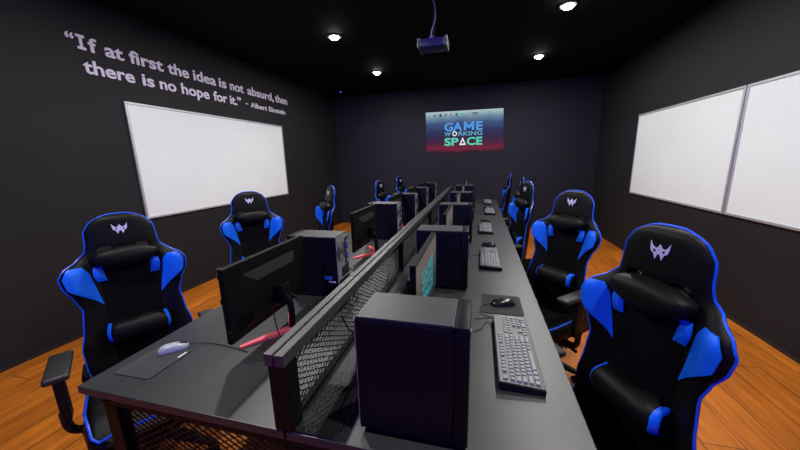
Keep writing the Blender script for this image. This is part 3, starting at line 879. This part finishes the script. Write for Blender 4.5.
def make_mouse(shell, name='computer_mouse'):
    """nose towards -X, origin at its middle on the pad"""
    t = thing(name, 'x', 'mouse'); L, Wd, H = .062, .033, .031
    bm = bmesh.new(); N, K = 24, 9; rings = []
    for j in range(K):
        e = j/(K-1)*PI/2; ring = []
        for i in range(N):
            a = 2*PI*i/N; ca, sa = math.cos(a), math.sin(a)
            sx = abs(ca)**.85*(1 if ca > 0 else -1); sy = abs(sa)**.85*(1 if sa > 0 else -1)
            k = math.cos(e)**.6 if j < K-1 else .02
            w = Wd*(1-.12*math.cos(ca*1.5)) if abs(ca) < .6 else Wd
            z = H*math.sin(e)*(1+.18*ca*k-.10*abs(ca*k))
            ring.append(bm.verts.new((L*sx*k, w*sy*k, .001+z*.95)))
        rings.append(ring)
    for a, b in zip(rings, rings[1:]):
        for i in range(N): bm.faces.new((a[i], a[(i+1) % N], b[(i+1) % N], b[i]))
    bm.faces.new(rings[0][::-1]); bm.faces.new(rings[-1])
    obj('shell', bm, shell, t, smooth=True)
    bm = bmesh.new(); lathe(bm, [(.007, -.0035), (.009, -.002), (.009, .002), (.007, .0035)], 14, (-.030, 0, .0225), 'Y'); obj('scroll_wheel', bm, M['armpad'], t, smooth=True)
    bm = bmesh.new(); box(bm, -.052, -.012, -.0006, .0006, .012, .0285); obj('button_seam', bm, M['port'], t)
    return t
ms1 = make_mouse(M['mouseblack']); ms1.location = (.133, 1.505, Z+.003); ms1.rotation_euler = (0, 0, .25)
ms1['label'] = 'black mouse on the black pad behind the nearest keyboard'
cord(ms1, [(-.058, 0, .008), (-.09, .0, .003), (-.12, -.03, .002), (-.13, -.09, .0), (-.09, -.125, -.0005), (-.17, -.13, -.0005)])
msL = make_mouse(M['mouse']); msL.location = (-1.165, .845, Z+.003); msL.rotation_euler = (0, 0, PI+.75)
msL.scale = (.86, .86, .86); msL['label'] = 'silver mouse on the long mouse pad at the near left of the desk'; msL['category'] = 'mouse'
cord(msL, [(-.058, 0, .008), (-.10, .0, .001), (-.15, .03, -.001), (-.22, .10, -.001), (-.30, .20, -.001)])
ms2 = copy_tree(ms1); mss = [ms2]+[copy_tree(ms1) for _ in range(3)]
for m_, (x, y), l in zip(mss, ((.095, 2.60), (.085, 3.62), (.13, 4.68), (.12, 5.60)), ('black mouse lying behind the second keyboard from the camera', 'black mouse lying behind the third keyboard from the camera', 'black mouse lying behind the fourth keyboard from the camera', 'black mouse at the far end of the right half of the desk')):
    m_.location = (x, y, Z); m_['label'] = l
    m_.rotation_euler = (0, 0, random.uniform(-.3, .3))
    for ch in list(m_.children):
        if ch.name.startswith('cord'): bpy.data.objects.remove(ch)
for m_ in [ms1]+mss: m_['category'] = 'mouse'
def pad(label, x0, x1, y0, y1, m, rz=0):
    cx, cy = (x0+x1)/2, (y0+y1)/2
    bm = bmesh.new(); w, d, r = (x1-x0)/2, (y1-y0)/2, .015; pts = []
    for sx, sy, a0 in ((1, 1, 0), (-1, 1, PI/2), (-1, -1, PI), (1, -1, 1.5*PI)):
        for k in range(6):
            a = a0+PI/2*k/5; pts.append((sx*(w-r)+r*math.cos(a), sy*(d-r)+r*math.sin(a)))
    extrude_poly(bm, pts, lambda u, v, w_: (u, v, w_), .0026)
    return tag(obj('mouse_pad', bm, m, None, (cx, cy, Z), (0, 0, rz)), label, 'mouse pad')
pad('black square mouse pad under the black mouse beyond the nearest keyboard', .030, .222, 1.405, 1.615, M['pad'])
pl = pad('dark grey mouse pad under the silver mouse on the left of the desk', -1.250, -1.088, .685, .865, M['padgrey'])
obj('sewn_tag', B(.066, .074, .03, .065, .0027, .0032), M['label'], pl)

# ------------------------------------------------------------------ loose cables on the desk
def cable(label, pts, r=.003, m=None):
    bm = bmesh.new(); tube(bm, [(p.x, p.y, max(p.z, DESK+.0025+r)) for p in smooth_path(pts, 8)], r, 6)
    o = obj('power_cable', bm, m or M['plastic'], smooth=True)
    return tag(o, label, 'cable')
cable('black cable looping over the desk between the divider and the foreground tower', [(-.30, .78, Z+.15), (-.34, .82, Z+.08), (-.38, .86, Z+.02), (-.42, .95, Z+.004), (-.40, 1.10, Z+.004), (-.44, 1.25, Z+.004), (-.36, 1.40, Z+.004), (-.30, 1.3, Z+.03), (-.27, 1.24, Z+.09)])
cable('black cable hanging in a curve against the right face of the mesh divider', [(-.45, .90, Z+.20), (-.455, .98, Z+.09), (-.45, 1.10, Z+.03), (-.45, 1.25, Z+.02), (-.452, 1.42, Z+.07), (-.452, 1.5, Z+.18)], .0028)
cable('thin cable lying on the desk left of the foreground tower', [(-.345, .64, Z+.009), (-.335, .70, Z+.004), (-.35, .80, Z+.009), (-.33, .90, Z+.004), (-.40, 1.02, Z+.012), (-.33, 1.2, Z+.004)], .002)
cable('black cable behind the stand of the nearest left monitor', [(-.815, 1.12, Z+.16), (-.72, 1.17, Z+.06), (-.69, 1.10, Z+.004), (-.63, 1.0, Z+.004), (-.60, 1.2, Z+.004), (-.62, 1.45, Z+.02), (-.70, 1.45, Z+.06)])
cable('second black cable crossing the desk behind the nearest left monitor', [(-.79, .98, Z+.14), (-.74, .96, Z+.03), (-.66, 1.06, Z+.004), (-.72, 1.24, Z+.004), (-.63, 1.36, Z+.004), (-.64, 1.5, Z+.1), (-.70, 1.52, Z+.14)], .0025)

# ------------------------------------------------------------------ ceiling: downlights, projector, detector
LX = [-1.69, .80]; LYS = [3.69, 5.26]
dlab = {(-1.69, 3.69): 'lit round downlight in the ceiling, left row, nearer the camera', (-1.69, 5.26): 'lit round downlight in the ceiling, left row, farther from the camera',
        (.80, 3.69): 'lit round downlight in the ceiling, right row, nearer the camera', (.80, 5.26): 'lit round downlight in the ceiling, right row, farther from the camera'}
for x in LX:
    for y in LYS:
        t = thing('downlight', dlab[(x, y)], 'ceiling light', (x, y, ZC), 0, 'ceiling downlights')
        bm = bmesh.new(); N = 32
        prof = [(.052, -.001), (.060, -.012), (.078, -.010), (.082, -.001)]
        rings = [[bm.verts.new((r*math.cos(2*PI*k/N), r*math.sin(2*PI*k/N), h)) for k in range(N)] for r, h in prof]
        for i in range(4):
            a, b = rings[i], rings[(i+1) % 4]
            for k in range(N): bm.faces.new((a[k], a[(k+1) % N], b[(k+1) % N], b[k]))
        obj('trim_ring', bm, M['ring'], t, smooth=True)
        bm = bmesh.new(); lathe(bm, [(.051, -.0015), (.052, -.010), (.046, -.024), (.030, -.034), (.012, -.038)], 24); obj('diffuser', bm, M['lamp'], t)
def lamp(x, y, e, col=(1, .965, .93)):
    l = bpy.data.lights.new('downlight', 'AREA'); l.shape = 'DISK'; l.size = .10; l.energy = e; l.color = col
    o = bpy.data.objects.new('downlight_lamp', l); COL.objects.link(o); o.location = (x, y, ZC-.042)
EN = 29
for x in LX:
    for y in (.52, 2.11, 3.69, 5.26): lamp(x, y, EN)

PZ = CAMH+1.0
pj = thing('projector', 'small dark blue projector hanging from the ceiling on a thin pole', 'projector', (-.425, 3.0, PZ))
obj('housing', B(-.105, .105, -.09, .09, -.035, .035, bev=.01, seg=3), M['projbody'], pj, smooth=True)
for s in (-1, 1): obj('end_cap', B(s*.118-.012, s*.118+.012, -.092, .092, -.038, .044, bev=.006), M['projgrey'], pj)
bm = bmesh.new(); lathe(bm, [(.024, .088), (.026, .10), (.020, .108)], 20, (.04, 0, 0), 'Y'); obj('lens', bm, M['gloss'], pj, smooth=True)
bm = bmesh.new(); box(bm, -.04, .04, -.04, .04, .035, .045); lathe(bm, [(.016, .045), (.018, .06), (.012, .08)], 16, (-.02, 0, 0)); obj('mount_plate', bm, M['lilac'], pj)
bm = bmesh.new(); tube(bm, [(0, .02, .04), (0, .02, ZC-PZ-.001)], .008, 10); lathe(bm, [(.05, ZC-PZ-.012), (.05, ZC-PZ-.001)], 20, (0, .02, 0)); obj('ceiling_pole', bm, M['black_metal'], pj, smooth=True)
cord(pj, [(-.02, -.01, .08), (-.012, -.015, .12), (.018, -.02, .20), (.016, -.02, .30), (-.01, -.015, .38), (-.012, -.01, ZC-PZ-.003)], 'cable', .0045, M['lilac'])
dt = thing('ceiling_detector', 'tiny detector with a blue light on the ceiling near the far left corner', 'detector', (-2.80, 6.25, ZC))
bm = bmesh.new(); lathe(bm, [(.04, -.001), (.04, -.018), (.025, -.03)], 20); obj('housing', bm, M['black_metal'], dt, smooth=True)
bm = bmesh.new(); lathe(bm, [(.014, -.029), (.013, -.036), (.006, -.038)], 12); obj('indicator', bm, M['led'], dt)

# ------------------------------------------------------------------ blue accent light at the wall behind the camera
l = bpy.data.lights.new('blue_accent', 'AREA'); l.shape = 'RECTANGLE'; l.size = 3.6; l.size_y = .9; l.energy = 65; l.color = (.08, .08, 1.0)
o = bpy.data.objects.new('blue_accent_light', l); COL.objects.link(o); o.location = (-.4, YN+.05, 1.9); o.rotation_euler = (PI/2, 0, 0)

w = bpy.data.worlds.new('world'); S.world = w; w.use_nodes = True
w.node_tree.nodes['Background'].inputs[0].default_value = (.01, .01, .015, 1)

# ------------------------------------------------------------------ camera
cam = bpy.data.cameras.new('camera'); co = bpy.data.objects.new('camera', cam); COL.objects.link(co)
cam.sensor_width = 36; cam.lens = 36*307.754/800; cam.clip_start = .02
yaw, pitch, roll = .252674, -.205497, -.02548
R = Matrix.Rotation(yaw, 4, 'Z') @ Matrix.Rotation(PI/2+pitch, 4, 'X') @ Matrix.Rotation(roll, 4, 'Z')
co.matrix_world = Matrix.Translation((0, 0, CAMH)) @ R
S.camera = co
S.view_settings.view_transform = 'Standard'; S.view_settings.look = 'None'
S.view_settings.exposure = 0.0; S.view_settings.gamma = 1.0; S.view_settings.use_curve_mapping = False
